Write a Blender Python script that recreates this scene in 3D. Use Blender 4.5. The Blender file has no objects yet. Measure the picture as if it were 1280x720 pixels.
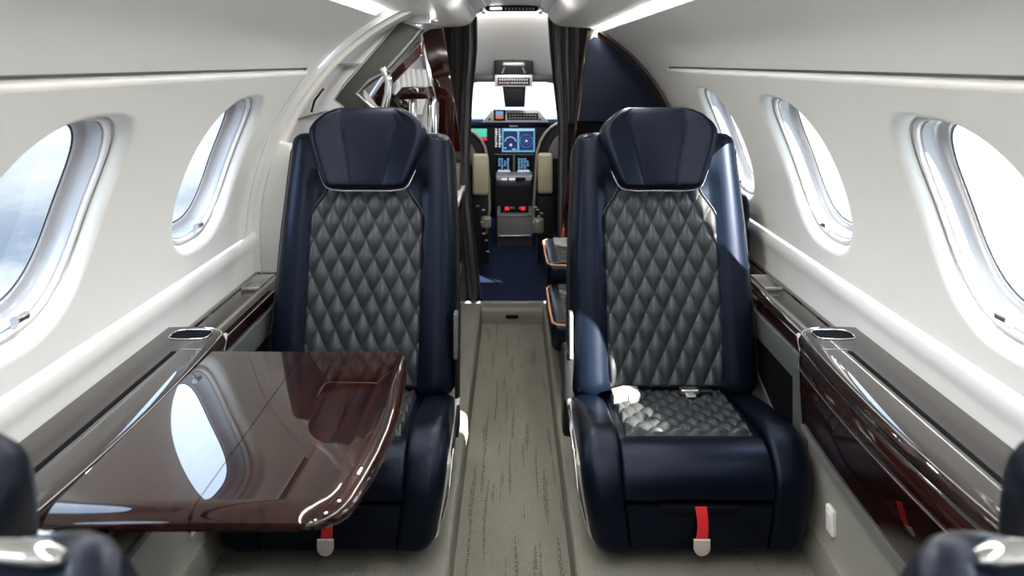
import bpy, bmesh, math, random
from mathutils import Vector, Matrix
random.seed(7)
PI = math.pi
ZC = 1.09            # eye height above the seat platform
col = bpy.context.scene.collection

# ------------------------------------------------------------------ materials
def nt(name):
    m = bpy.data.materials.new(name); m.use_nodes = True
    t = m.node_tree; b = t.nodes['Principled BSDF']
    return m, t, b
def mat(name, c, rough=.5, metal=0, coat=0, bump=0, bscale=200, var=0, vscale=6, spec=.5, emit=None, estr=0, sheen=0, tint=(1, 1, 1)):
    m, t, b = nt(name)
    b.inputs['Base Color'].default_value = (*c, 1)
    b.inputs['Roughness'].default_value = rough
    b.inputs['Metallic'].default_value = metal
    b.inputs['Coat Weight'].default_value = coat
    b.inputs['Coat Roughness'].default_value = .03
    b.inputs['Specular IOR Level'].default_value = spec
    b.inputs['Sheen Weight'].default_value = sheen
    b.inputs['Specular Tint'].default_value = (*tint, 1)
    if emit:
        b.inputs['Emission Color'].default_value = (*emit, 1)
        b.inputs['Emission Strength'].default_value = estr
    tc = t.nodes.new('ShaderNodeTexCoord')
    if var:
        n = t.nodes.new('ShaderNodeTexNoise'); n.inputs['Scale'].default_value = vscale
        r = t.nodes.new('ShaderNodeMapRange')
        r.inputs['To Min'].default_value = 1 - var; r.inputs['To Max'].default_value = 1 + var
        mx = t.nodes.new('ShaderNodeVectorMath'); mx.operation = 'SCALE'
        mx.inputs[0].default_value = c
        t.links.new(tc.outputs['Object'], n.inputs['Vector']); t.links.new(n.outputs['Fac'], r.inputs['Value'])
        t.links.new(r.outputs['Result'], mx.inputs['Scale']); t.links.new(mx.outputs[0], b.inputs['Base Color'])
    if bump:
        n2 = t.nodes.new('ShaderNodeTexNoise'); n2.inputs['Scale'].default_value = bscale
        n2.inputs['Detail'].default_value = 3
        bp = t.nodes.new('ShaderNodeBump'); bp.inputs['Strength'].default_value = bump
        bp.inputs['Distance'].default_value = .001
        t.links.new(tc.outputs['Object'], n2.inputs['Vector']); t.links.new(n2.outputs['Fac'], bp.inputs['Height'])
        t.links.new(bp.outputs['Normal'], b.inputs['Normal'])
    return m
def wood_mat(name, dark, light, axis='Y'):
    m, t, b = nt(name)
    tc = t.nodes.new('ShaderNodeTexCoord'); mp = t.nodes.new('ShaderNodeMapping')
    sc = {'Y': (70, 1.3, 70), 'X': (1.3, 70, 70), 'Z': (70, 70, 1.3)}[axis]
    mp.inputs['Scale'].default_value = sc
    n = t.nodes.new('ShaderNodeTexNoise'); n.inputs['Scale'].default_value = 1.6; n.inputs['Detail'].default_value = 6
    n.inputs['Roughness'].default_value = .7
    r = t.nodes.new('ShaderNodeValToRGB')
    r.color_ramp.elements[0].position = .42; r.color_ramp.elements[0].color = (*dark, 1)
    r.color_ramp.elements[1].position = .64; r.color_ramp.elements[1].color = (*light, 1)
    t.links.new(tc.outputs['Object'], mp.inputs['Vector']); t.links.new(mp.outputs['Vector'], n.inputs['Vector'])
    t.links.new(n.outputs['Fac'], r.inputs['Fac']); t.links.new(r.outputs['Color'], b.inputs['Base Color'])
    b.inputs['Roughness'].default_value = .25
    b.inputs['Coat Weight'].default_value = 1; b.inputs['Coat Roughness'].default_value = .008
    b.inputs['Specular IOR Level'].default_value = .04
    return m
def carpet_mat(name, base, dark, stripes=True):
    m, t, b = nt(name)
    L = t.links.new
    tc = t.nodes.new('ShaderNodeTexCoord')
    def noise(scale, vec, detail=2):
        mp = t.nodes.new('ShaderNodeMapping'); mp.inputs['Scale'].default_value = vec
        n = t.nodes.new('ShaderNodeTexNoise'); n.inputs['Scale'].default_value = scale; n.inputs['Detail'].default_value = detail
        L(tc.outputs['Object'], mp.inputs['Vector']); L(mp.outputs['Vector'], n.inputs['Vector'])
        return n.outputs['Fac']
    def rng(v, a, c, lo=0, hi=1):
        r = t.nodes.new('ShaderNodeMapRange'); r.clamp = True
        r.inputs['From Min'].default_value = a; r.inputs['From Max'].default_value = c
        r.inputs['To Min'].default_value = lo; r.inputs['To Max'].default_value = hi
        L(v, r.inputs['Value']); return r.outputs['Result']
    def mul(a, c, op='MULTIPLY'):
        x = t.nodes.new('ShaderNodeMath'); x.operation = op
        for i, v in enumerate((a, c)):
            if isinstance(v, (int, float)): x.inputs[i].default_value = v
            else: L(v, x.inputs[i])
        return x.outputs[0]
    st = rng(noise(1, (80, 3.0, 1), 1), .60, .635)
    pile = noise(1, (420, 420, 420), 1)
    broken = rng(noise(1, (300, 130, 1), 2), .44, .56)
    st = mul(st, broken)
    wv = noise(1, (700, 380, 1), 0)
    base_var = rng(pile, .3, .7, .80, 1.16)
    big = rng(noise(1, (9, 3, 1), 2), .3, .7, .93, 1.07)
    fac = mul(st, .75 if stripes else .25)
    mixc = t.nodes.new('ShaderNodeMix'); mixc.data_type = 'RGBA'
    mixc.inputs['A'].default_value = (*base, 1); mixc.inputs['B'].default_value = (*dark, 1)
    L(fac, mixc.inputs['Factor'])
    s = t.nodes.new('ShaderNodeVectorMath'); s.operation = 'SCALE'
    L(mixc.outputs['Result'], s.inputs[0]); L(mul(base_var, big), s.inputs['Scale'])
    L(s.outputs[0], b.inputs['Base Color'])
    bp = t.nodes.new('ShaderNodeBump'); bp.inputs['Strength'].default_value = .7; bp.inputs['Distance'].default_value = .002
    L(mul(pile, wv, 'ADD'), bp.inputs['Height']); L(bp.outputs['Normal'], b.inputs['Normal'])
    b.inputs['Roughness'].default_value = .95; b.inputs['Specular IOR Level'].default_value = .15
    return m
M = {}
M['liner'] = mat('cream_liner', (.80, .80, .78), .45, bump=.12, bscale=90, var=.015)
M['ceil'] = mat('ceiling_liner', (.84, .83, .80), .42, bump=.1, bscale=90, var=.015)
M['white'] = mat('white_plastic', (.78, .77, .77), .22, coat=.3)
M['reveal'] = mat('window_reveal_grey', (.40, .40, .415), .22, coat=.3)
M['buckle'] = mat('grey_buckle', (.15, .145, .13), .4)
M['navy'] = mat('navy_leather', (.0012, .0026, .0060), .35, bump=.2, bscale=420, var=.08, spec=.22, tint=(.60, .68, .95))
M['navyd'] = mat('navy_leather_seam', (.004, .005, .012), .5)
M['quilt'] = mat('slate_quilted_leather', (.0195, .0215, .0235), .40, bump=.25, bscale=420, var=.06, spec=.34)
M['black'] = mat('black_plastic', (.004, .004, .005), .45, spec=.25)
M['black_and_shade'] = mat('dark_recess', (.003, .003, .004), .8, spec=.08)  # black for screens and joints; in recesses it carries their shade
M['chrome'] = mat('polished_chrome', (.82, .82, .82), .08, metal=1)
M['satin'] = mat('satin_metal', (.55, .53, .50), .28, metal=1)
M['pipe'] = mat('silver_piping', (.36, .37, .39), .25, metal=.6)
M['red'] = mat('red_webbing', (.62, .012, .018), .55, bump=.5, bscale=600)
M['tab'] = mat('warm_grey_tab', (.42, .38, .34), .4)
M['ivory'] = mat('ivory_plate', (.78, .76, .70), .35)
M['greysill'] = mat('grey_trim', (.105, .105, .10), .4)  # grey trim, also lent to the belt groove as its shade
M['sidegrey'] = mat('grey_side_panel', (.075, .080, .080), .45)
M['lower'] = mat('champagne_panel', (.30, .29, .25), .42, metal=.15)
M['kick'] = mat('champagne_kick', (.17, .165, .14), .5)
M['ledge'] = wood_mat('ledge_veneer', (.011, .006, .0045), (.020, .011, .008))
M['wood'] = wood_mat('mahogany_veneer', (.0035, .0011, .0009), (.027, .0066, .0038))
M['woodv'] = wood_mat('mahogany_upright', (.010, .0015, .0012), (.034, .005, .003), 'Z')
M['carpet'] = carpet_mat('aisle_carpet', (.178, .172, .142), (.045, .043, .034))
M['carpet2'] = carpet_mat('platform_carpet', (.180, .174, .144), (.06, .055, .045), False)
M['navycarpet'] = mat('navy_cockpit_carpet', (.003, .007, .024), .9, spec=.1, bump=.6, bscale=300, var=.4, vscale=20)
M['curtain'] = mat('brown_curtain', (.035, .030, .030), .75, bump=.2, bscale=300, sheen=.3)
M['olive'] = mat('beige_pad', (.30, .28, .19), .5, bump=.2)
M['oliveb'] = mat('beige_shell_edge', (.17, .155, .125), .4)
M['tan'] = mat('copper_piping', (.48, .20, .10), .4)
M['pale'] = mat('pale_side_panel', (.42, .41, .37), .35, metal=.2)
M['silver'] = mat('silver_panel', (.40, .40, .42), .35, metal=.3)
M['panelbk'] = mat('instrument_black', (.004, .004, .007), .5, spec=.12)
M['cockwhite'] = mat('cockpit_liner', (.66, .65, .62), .45)
M['bronze'] = mat('olive_metal_door', (.060, .062, .052), .45, metal=.3)
M['lilac'] = mat('pale_vestibule', (.58, .58, .60), .5)
M['dtrim'] = mat('taupe_gloss_trim', (.09, .07, .06), .25, coat=.5)
M['countwhite'] = mat('white_counter', (.62, .62, .62), .35)
M['strip'] = mat('light_strip', (1, 1, 1), .5, emit=(1, .975, .93), estr=16)
M['gasket'] = mat('black_gasket', (.01, .01, .01), .5)
def glow(name, c, s): return mat(name, (0, 0, 0), .3, emit=c, estr=s)
M['teal'] = glow('teal_screen', (.10, .75, .55), .5)
M['cyan'] = glow('cyan_line', (.14, .50, .66), .55)
M['bluescr'] = glow('blue_screen', (.004, .03, .16), .5)
M['bluescr2'] = glow('pale_blue_readout', (.14, .36, .62), .55)
M['redlamp'] = glow('red_lamp', (.9, .02, .03), .7)
M['whitelamp'] = glow('white_legend', (.7, .75, .8), .6)
M['orange'] = glow('orange_screen', (.8, .25, .15), .4)
M['spot'] = glow('downlight', (1, .95, .85), 6)
# window pane: clear with a faint reflection
mg, t, b = nt('clear_pane')
for n in list(t.nodes):
    if n.type != 'OUTPUT_MATERIAL': t.nodes.remove(n)
o_ = [n for n in t.nodes][0]
tr = t.nodes.new('ShaderNodeBsdfTransparent'); gl = t.nodes.new('ShaderNodeBsdfGlossy'); gl.inputs['Roughness'].default_value = 0.0
lw = t.nodes.new('ShaderNodeLayerWeight'); lw.inputs['Blend'].default_value = .5
fp = t.nodes.new('ShaderNodeMath'); fp.operation = 'POWER'; fp.inputs[1].default_value = 5; t.links.new(lw.outputs['Facing'], fp.inputs[0])
fr = t.nodes.new('ShaderNodeMapRange'); fr.inputs['To Min'].default_value = .03; fr.inputs['To Max'].default_value = .8; t.links.new(fp.outputs[0], fr.inputs['Value'])
mx = t.nodes.new('ShaderNodeMixShader')
t.links.new(fr.outputs[0], mx.inputs[0]); t.links.new(tr.outputs[0], mx.inputs[1]); t.links.new(gl.outputs[0], mx.inputs[2])
t.links.new(mx.outputs[0], o_.inputs[0]); M['glass'] = mg

# ------------------------------------------------------------------ helpers
def link(name, bm, m, parent=None, sharp=40, smooth=True):
    bmesh.ops.recalc_face_normals(bm, faces=bm.faces[:])
    me = bpy.data.meshes.new(name); bm.to_mesh(me); bm.free()
    for p in me.polygons: p.use_smooth = smooth
    if smooth and sharp: me.set_sharp_from_angle(angle=math.radians(sharp))
    mm = M[m] if isinstance(m, str) else m
    me.materials.append(mm)
    o = bpy.data.objects.new(name, me); col.objects.link(o)
    if parent: o.parent = parent
    return o
def empty(name, loc, label, cat, group=None, rz=0):
    o = bpy.data.objects.new(name, None); col.objects.link(o)
    o.empty_display_size = .05
    o.location = loc; o.rotation_euler = (0, 0, rz)
    tag(o, label, cat, group); return o
def tag(o, label, cat, group=None):
    o['label'] = label; o['category'] = cat
    if group: o['group'] = group
    return o
def struct(o): o['kind'] = 'structure'; return o
def B(): return bmesh.new()
def box(bm, x0, x1, y0, y1, z0, z1, r=0, seg=4):
    vs = [bm.verts.new((x, y, z)) for x in (x0, x1) for y in (y0, y1) for z in (z0, z1)]
    fs = [(0,1,3,2),(4,6,7,5),(0,4,5,1),(2,3,7,6),(0,2,6,4),(1,5,7,3)]
    faces = [bm.faces.new([vs[i] for i in f]) for f in fs]
    if r:
        es = list({e for f in faces for e in f.edges})
        bmesh.ops.bevel(bm, geom=es, offset=r, segments=seg, profile=.5, affect='EDGES', clamp_overlap=True)
    return bm
def loft(bm, rows, closed=True, caps=True, wrap=False):
    V = [[bm.verts.new(p) for p in r] for r in rows]
    n = len(rows[0])
    rr = range(len(V)) if wrap else range(len(V) - 1)
    for i in rr:
        a, c = V[i], V[(i + 1) % len(V)]
        for j in range(n if closed else n - 1):
            k = (j + 1) % n
            bm.faces.new((a[j], a[k], c[k], c[j]))
    if caps and closed and not wrap:
        bm.faces.new(V[0]); bm.faces.new(V[-1])
    return V
def tube(bm, pts, r, n=10, closed=False, flat=1.0):
    pts = [Vector(p) for p in pts]; rows = []
    up = None
    for i, p in enumerate(pts):
        if closed: t_ = pts[(i + 1) % len(pts)] - pts[i - 1]
        else: t_ = pts[min(i + 1, len(pts) - 1)] - pts[max(i - 1, 0)]
        t_.normalize()
        if up is None:
            up = Vector((0, 0, 1)) if abs(t_.z) < .9 else Vector((1, 0, 0))
        s = t_.cross(up).normalized(); up = s.cross(t_).normalized()
        rad = r[i] if isinstance(r, (list, tuple)) else r
        rows.append([p + (s * math.cos(a) + up * math.sin(a) * flat) * rad for a in [2 * PI * k / n for k in range(n)]])
    loft(bm, rows, True, not closed, closed)
    return bm
def sheet(bm, rows):
    return loft(bm, rows, closed=False, caps=False)
def prism(bm, poly, axis, a, c, r=0, seg=3):
    """poly: 2D points; axis x: (y,z); y: (x,z); z: (x,y)"""
    def P(p, h):
        return {'x': (h, p[0], p[1]), 'y': (p[0], h, p[1]), 'z': (p[0], p[1], h)}[axis]
    v0 = [bm.verts.new(P(p, a)) for p in poly]; v1 = [bm.verts.new(P(p, c)) for p in poly]
    n = len(poly)
    f0 = bm.faces.new(v0); f1 = bm.faces.new(v1)
    for i in range(n): bm.faces.new((v0[i], v0[(i+1)%n], v1[(i+1)%n], v1[i]))
    if r:
        es = list(set(f0.edges) | set(f1.edges))
        bmesh.ops.bevel(bm, geom=es, offset=r, segments=seg, profile=.5, affect='EDGES', clamp_overlap=True)
    return bm
def arc(cx, cy, r, a0, a1, n=8):
    return [(cx + r * math.cos(math.radians(a0 + (a1 - a0) * i / n)), cy + r * math.sin(math.radians(a0 + (a1 - a0) * i / n))) for i in range(n + 1)]
def inset_poly(poly, d):
    n = len(poly); out = []
    area = sum(poly[i][0]*poly[(i+1)%n][1]-poly[(i+1)%n][0]*poly[i][1] for i in range(n))
    s = 1 if area > 0 else -1
    for i in range(n):
        a = Vector(poly[i-1]); p = Vector(poly[i]); c = Vector(poly[(i+1) % n])
        e1 = (p - a).normalized(); e2 = (c - p).normalized()
        n1 = Vector((-e1.y, e1.x)) * s; n2 = Vector((-e2.y, e2.x)) * s
        nn = (n1 + n2)
        if nn.length < 1e-6: nn = n1
        nn.normalize()
        k = max(.5, nn.dot(n1))
        out.append(tuple(p + nn * d / k))
    return out
def round_prism(bm, poly, x0, x1, r0, r1=None, seg=6):
    """extrude a (y,z) outline along x with rounded cap edges"""
    r1 = r0 if r1 is None else r1
    rows = []
    for i in range(seg + 1):
        a = PI / 2 * i / seg
        rows.append((x0 + r0 * (1 - math.sin(a)), r0 * (1 - math.cos(a))))
    rows = rows[::-1] if False else [(x0 + r0 * (1 - math.cos(a)), r0 * (1 - math.sin(a))) for a in [PI/2*i/seg for i in range(seg+1)]]
    rows += [(x1 - r1 * (1 - math.cos(a)), r1 * (1 - math.sin(a))) for a in [PI/2*(seg-i)/seg for i in range(seg+1)]]
    loft(bm, [[(x, p[0], p[1]) for p in inset_poly(poly, d)] for x, d in rows])
    return bm
def lerp(a, c, t_): return a + (c - a) * t_
def interp(tab, v):
    if v <= tab[0][0]: return tab[0][1]
    for (a, b_), (c, d) in zip(tab, tab[1:]):
        if v <= c: return lerp(b_, d, (v - a) / (c - a))
    return tab[-1][1]
def smooth01(x): x = max(0, min(1, x)); return x * x * (3 - 2 * x)

# ------------------------------------------------------------------ fuselage cross-section
RC, ZR = .781, ZC - .532
TH0, TH1 = 1.5, 39.3         # window panel from the dado crease to the belt groove (degrees)
def wallpt(s, y, th, n=0):    # s = side, th in degrees, n = outward offset
    a = math.radians(th); r = RC + n
    return (s * r * math.cos(a), y, ZR + r * math.sin(a))
Y0 = -1.40; DL = 2.5
WC = [1.25 + .73 * k for k in (-3, -2, -1, 0, 1, 2)]
WTH = 20.1; WA = .200; WB = .208; WN = 2.7
DEG = math.degrees(1 / RC)
def ring_dirs(c, hu, t0, t1, nu=28, nt_=24):
    pts = []
    for i in range(nu): pts.append((c - hu + 2 * hu * i / nu, t0))
    for i in range(nt_): pts.append((c + hu, t0 + (t1 - t0) * i / nt_))
    for i in range(nu): pts.append((c + hu - 2 * hu * i / nu, t1))
    for i in range(nt_): pts.append((c - hu, t1 - (t1 - t0) * i / nt_))
    return pts
def super_pt(c, ang, inset):
    ca, sa = math.cos(ang), math.sin(ang)
    a_, b_ = WA - inset, WB - inset
    r = 1 / ((abs(ca / a_) ** WN + abs(sa / b_) ** WN) ** (1 / WN))
    return (c + r * ca, WTH + r * sa * DEG)
def wall_panel(side, name, ws, yend, tend):
    bm = B()
    half = .3649
    for c in ws:
        base = ring_dirs(c, half, TH0, TH1)
        ang = [math.atan2((th - WTH) / DEG, u - c) for u, th in base]
        rings = []
        for f in [q_ / 14 for q_ in range(14)]:
            rings.append([wallpt(side, lerp(u, super_pt(c, a, 0)[0], f), lerp(th, super_pt(c, a, 0)[1], f)) for (u, th), a in zip(base, ang)])
        for ins, dep in ((0, 0), (.004, .0012), (.009, .0045), (.015, .010), (.019, .017), (.021, .026), (.0215, .034)):
            rings.append([wallpt(side, *super_pt(c, a, ins), dep) for a in ang])
        loft(bm, rings, True, False)
    e0, e1 = ws[0] - half, ws[-1] + half
    # plain lengths before the first and after the last window
    def topend(y): return TH1
    for ya, yb in ((Y0, e0), (e1, yend)):
        if yb - ya < .01: continue
        rows = []
        for i in range(7):
            y = lerp(ya, yb, i / 6)
            rows.append([wallpt(side, y, lerp(TH0, TH1, j / 16)) for j in range(17)])
        sheet(bm, rows)
    # rounded lip along the top and the far end
    ys = [lerp(Y0, yend, i / 60) for i in range(61)]
    sheet(bm, [[wallpt(side, y, TH1 + dt, dp) for y in ys] for dt, dp in ((0, 0), (.35, .0006), (.65, .003), (.8, .007), (.85, .020))])
    ths = [lerp(TH0, TH1, i / 20) for i in range(21)]
    sheet(bm, [[wallpt(side, yend + dy, th, dp) for th in ths] for dy, dp in ((0, 0), (.005, .0006), (.009, .003), (.011, .007), (.012, .03))])
    bmesh.ops.remove_doubles(bm, verts=bm.verts[:], dist=.0004)
    return struct(link(name, bm, 'liner', sharp=60))
def make_window(side, name, c, shade=False):
    N = 72; angs = [2 * PI * i / N for i in range(N)]
    def ring(ins, dep): return [wallpt(side, *super_pt(c, a, ins), dep) for a in angs]
    bm = B()
    loft(bm, [ring(*p) for p in ((.0215, .033), (.0215, .026), (.024, .024), (.028, .0235), (.031, .0245), (.033, .028), (.033, .036))], True, False)
    root = struct(link(name, bm, 'white', sharp=50))
    bm = B()
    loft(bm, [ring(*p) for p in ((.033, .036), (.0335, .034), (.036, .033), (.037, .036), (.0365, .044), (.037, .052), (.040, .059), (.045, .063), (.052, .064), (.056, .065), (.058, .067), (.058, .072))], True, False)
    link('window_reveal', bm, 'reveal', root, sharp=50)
    bm = B()
    loft(bm, [ring(*p) for p in ((.058, .070), (.0595, .068), (.061, .070))], True, False)
    link('gasket', bm, 'gasket', root)
    if shade:  # added on unseen windows only, to keep sun off the aisle floor
        bm = B(); loft(bm, [ring(.058 + (WA - .0585) * f, .060) for f in (0, .33, .66, .999)], True, False)
        link('sun_block_shade', bm, 'lilac', root)
    bm = B(); loft(bm, [ring(.062 + (WA - .0625) * f, .071) if f < 1 else ring(WA - .0005, .071) for f in (-.03, .33, .66, 1)], True, False)
    link('pane', bm, 'glass', root)
    # track line and the small shade handle near the sill
    bm = B(); tube(bm, ring(.0225, .0235), .0011, 6, True); link('shade_track', bm, 'satin', root)
    a = -PI / 2 + .22
    p = Vector(wallpt(side, *super_pt(c, a, .034), .030)); q = Vector(wallpt(side, *super_pt(c, a, .052), .018))
    h = empty_child('shade_handle', root)
    bm = B(); tube(bm, [p, lerp(p, q, .5), q], [.005, .0045, .0045], 8); tube(bm, [q + Vector((0, -.015, 0)), q + Vector((0, .001, 0)), q + Vector((0, .015, 0))], .0075, 14)
    link('shade_handle', bm, 'satin', root)
    return root
def empty_child(*a): return None

def backing(side, name, yend):
    bm = B(); ys = [Y0, 0, 1.5, yend]
    sheet(bm, [[wallpt(side, y, t_, .035) for y in ys] for t_ in (TH1 - 1.5, TH1 + 1, TH1 + 4)])
    sheet(bm, [[wallpt(side, y, t_, .03) for y in ys] for t_ in (-8, -4, 0, 4.4)])
    struct(link(name, bm, 'liner'))
backing(1, 'trim_12', 3.1); backing(-1, 'trim_13', 2.36)
wall_panel(1, 'wall_right', WC, 3.085, TH1)
wall_panel(-1, 'wall_left', WC[:5], 2.352, TH1)
k = 1
for c in WC: make_window(1, 'window_%d' % k, c, c in WC[1:3]); k += 1
for c in WC[:5]: make_window(-1, 'window_%d' % k, c); k += 1

# upper side liners, light strips and ceiling lobes
def side_liner(side, name, yend):
    bm = B(); ys = [lerp(Y0, yend, i / 40) for i in range(41)]
    prof = []
    a0 = TH1 + 2.0; a1 = math.degrees(math.atan2(.137 + .532, .403))
    for i in range(25):
        th = lerp(a0, a1, i / 24)
        prof.append((th, .002))
    gb = B(); sheet(gb, [[wallpt(side, y, th, n) for y in ys] for th, n in ((TH1 - 1, .014), (TH1 + 1.0, .012), (TH1 + 2.2, .012))])  # dark grey strip: the groove's shade put into its colour
    struct(link('groove_shade_right' if side > 0 else 'groove_shade_left', gb, 'greysill'))
    prof = [(TH1 + 1.9, .014), (TH1 + 1.9, .008), (TH1 + 1.93, .004)] + prof
    sheet(bm, [[wallpt(side, y, th, n) for y in ys] for th, n in prof])
    # slim return that carries the lamp cover
    rows = [[(side * x, y, z) for y in ys] for x, z in ((.403, 1.2275), (.399, 1.233), (.401, 1.250))]
    sheet(bm, rows)
    struct(link(name, bm, 'liner', sharp=50))
side_liner(1, 'trim_1', 3.62); side_liner(-1, 'trim_2', 2.42)
# wall beyond the window panels
def beyond(side, name, ya, yb):
    bm = B(); ys = [ya, lerp(ya, yb, .5), yb]
    sheet(bm, [[wallpt(side, y, lerp(-14, TH1 + 1.9, i / 20), .005) for y in ys] for i in range(21)])
    struct(link(name, bm, 'liner'))
beyond(1, 'trim_3', 3.04, 3.62); beyond(-1, 'trim_4', 2.32, 2.44)
def light_strip(side, yend):
    bm = B(); ys = [Y0, 0, 1, 2, yend]
    sheet(bm, [[(side * x, y, z) for y in ys] for x, z in ((.400, 1.2345), (.390, 1.2405), (.376, 1.2475))])
    bm2 = bm
    r = bmesh.ops.solidify(bm2, geom=bm2.faces[:], thickness=.004)
    o = link('ceiling_light_strip', bm2, 'strip')
    tag(o, 'long glowing white light strip above the %s' % ('right windows' if side > 0 else 'left windows'), 'light', 'cabin light strips')
light_strip(1, 3.6); light_strip(-1, 2.36)
def lobe(side, name):
    bm = B(); ys = [lerp(Y0, 3.60, i / 30) for i in range(31)]
    pr = [(.376, 1.262), (.374, 1.252), (.370, 1.247), (.355, 1.2455), (.32, 1.246), (.28, 1.249), (.24, 1.251), (.215, 1.254), (.195, 1.262), (.178, 1.276), (.166, 1.292), (.159, 1.306), (.157, 1.318)]
    rows = [[(side * x, y, z) for y in ys] for x, z in pr]
    sheet(bm, rows)
    # front closing face of the lobe
    v = [(side * x, 3.60, z) for x, z in pr] + [(side * .157, 3.60, 1.36), (side * .376, 3.60, 1.36)]
    bm.faces.new([bm.verts.new(p) for p in v])
    struct(link(name, bm, 'ceil', sharp=50))
lobe(1, 'ceiling'); lobe(-1, 'ceiling')
bm = B(); ys = [Y0, 0, 1.5, 3.2, 3.5]
sheet(bm, [[(x, y, z) for y in ys] for x, z in ((-.117, 1.330), (-.112, 1.337), (-.06, 1.340), (0, 1.341), (.06, 1.340), (.112, 1.337), (.117, 1.330))])
struct(link('ceiling', bm, 'ceil'))
for s in (-1, 1):
    bm = B()
    sheet(bm, [[(s * x, y, z) for y in (Y0, 0, 2, 3.62)] for x, z in ((.162, 1.320), (.158, 1.308), (.150, 1.311), (.122, 1.326), (.116, 1.331), (.114, 1.345))])
    struct(link('trim_5' if s > 0 else 'trim_6', bm, 'dtrim'))
    bm = B(); rows = []
    for i in range(7):
        a = PI / 2 * i / 6
        rows.append([(s * .128 + .011 * math.cos(a) * math.cos(b_), 3.58 + .011 * math.cos(a) * math.sin(b_), 1.318 - .013 * math.sin(a)) for b_ in [2 * PI * j / 14 for j in range(14)]])
    loft(bm, rows)  # small round knob of no known use
    tag(link('ceiling_knob', bm, 'white'), 'small round white knob at the forward end of the %s ceiling trim' % ('right' if s > 0 else 'left'), 'sensor', 'ceiling knobs')
bm = B(); box(bm, -.114, .114, 3.50, 3.62, 1.318, 1.345, .004)
o = link('air_outlet_bar', bm, 'black'); tag(o, 'dark slotted bar with a small downlight above the cockpit doorway', 'vent')
bm = B(); box(bm, -.095, -.045, 3.496, 3.50, 1.322, 1.330, .002); link('downlight', bm, 'spot', o)
bm = B()
for i in range(9):
    x = -.03 + i * .015; box(bm, x, x + .006, 3.497, 3.50, 1.321, 1.329)
link('vent_slot', bm, 'silver', o)
# unseen downlights added along the centre panel to brighten the cabin
for i, y in enumerate((-1.0, -.3, .4, 1.1, 1.8, 2.5)):
    bm = B(); lathe0 = [[(.045 * q * math.cos(2 * PI * k_ / 24), y + .045 * q * math.sin(2 * PI * k_ / 24), z) for k_ in range(24)] for q, z in ((1, 1.341), (1, 1.334), (.86, 1.332), (.80, 1.337))]
    loft(bm, lathe0, True, False); dl = tag(link('added_downlight', bm, 'satin'), 'added unseen fill downlight in the centre ceiling panel, %s' % ('rearmost of the row', 'second from the rear', 'third from the rear', 'third from the front', 'second from the front', 'nearest the cockpit doorway')[i], 'light', 'added fill downlights')
    ld_ = bpy.data.lights.new('added_fill_lamp', 'AREA'); ld_.shape = 'DISK'; ld_.size = .075; ld_.energy = DL; ld_.color = (1, .97, .92)
    lo = bpy.data.objects.new('added_fill_lamp', ld_); col.objects.link(lo); lo.location = (0, y, 1.336)
# outer roof skin so nothing shines in above the liners
bm = B()
for ya, yb, s in ((Y0 - .02, 3.64, 1), (Y0 - .02, 3.64, -1)):
    sheet(bm, [[(s * .86 * math.cos(math.radians(t_)), y, ZR + .86 * math.sin(math.radians(t_))) for y in (ya, yb)] for t_ in range(45, 91, 5)])
struct(link('ceiling', bm, 'lilac'))

# dado panel below the windows
def dado(side, name, yend):
    bm = B(); ys = [lerp(Y0, yend, i / 30) for i in range(31)]
    x_, _, z_ = wallpt(1, 0, TH0)
    pr = [(x_ + .016, z_ - .004), (x_ + .004, z_ - .0042), (x_ - .002, z_ - .0055), (x_ - .006, z_ - .009), (x_ - .0085, z_ - .018), (x_ - .009, z_ - .030), (x_ - .007, z_ - .042), (x_ - .003, z_ - .053), (x_ + .000, z_ - .066), (x_ + .0, z_ - .10), (x_ - .003, .44), (x_ - .006, .36)]
    sheet(bm, [[(side * x, y, z) for y in ys] for x, z in pr])
    v = [bm.verts.new((side * x, yend, z)) for x, z in pr]
    struct(link(name, bm, 'liner', sharp=60))
dado(1, 'baseboard_right', 3.6); dado(-1, 'baseboard_left', 2.46)

# lower side walls
for s, n, ye in ((1, 'right', 3.62), (-1, 'left', 3.62)):
    bm = B(); ys = [Y0, 0, 1.2, 2.4, ye]
    sheet(bm, [[(s * x, y, z) for y in ys] for x, z in ((.700, .46), (.672, .40), (.668, .30), (.672, .22), (.674, .16), (.670, .10), (.664, .066), (.661, .060))])
    struct(link('wall_lower_' + n, bm, 'lower', sharp=60))
    bm = B()
    sheet(bm, [[(s * x, y, z) for y in ys] for x, z in ((.663, .0605), (.659, .0605), (.656, .057), (.644, -.002))])
    struct(link('baseboard_' + n + '_kick', bm, 'kick', sharp=30))

# floor: aisle well, platforms and forward step
bm = B(); sheet(bm, [[(x, y, -.08) for y in (Y0, 3.62)] for x in (-.137, .137)]); struct(link('floor', bm, 'carpet'))
for s, n in ((1, 'right'), (-1, 'left')):
    bm = B()
    sheet(bm, [[(s * x, y, z) for y in (Y0, 0, 1, 2, 3, 3.62)] for x, z in ((.134, -.081), (.137, -.020), (.139, -.006), (.143, -.001), (.150, 0), (.40, 0), (.67, 0))])
    struct(link('floor_platform_' + n, bm, 'carpet2', sharp=70))
bm = B(); sheet(bm, [[(x, y, z) for x in (-.145, 0, .145)] for y, z in ((3.585, -.081), (3.583, -.028), (3.585, -.024), (3.60, -.022), (3.625, -.020), (3.628, -.004), (3.635, 0), (3.66, 0))])
struct(link('floor_step', bm, 'kick', sharp=30))
bm = B(); box(bm, -.028, .028, 3.576, 3.586, -.056, -.040, .005)
tag(link('floor_vent', bm, 'black_and_shade'), 'small dark slot in the step riser at the end of the aisle', 'vent')
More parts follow.
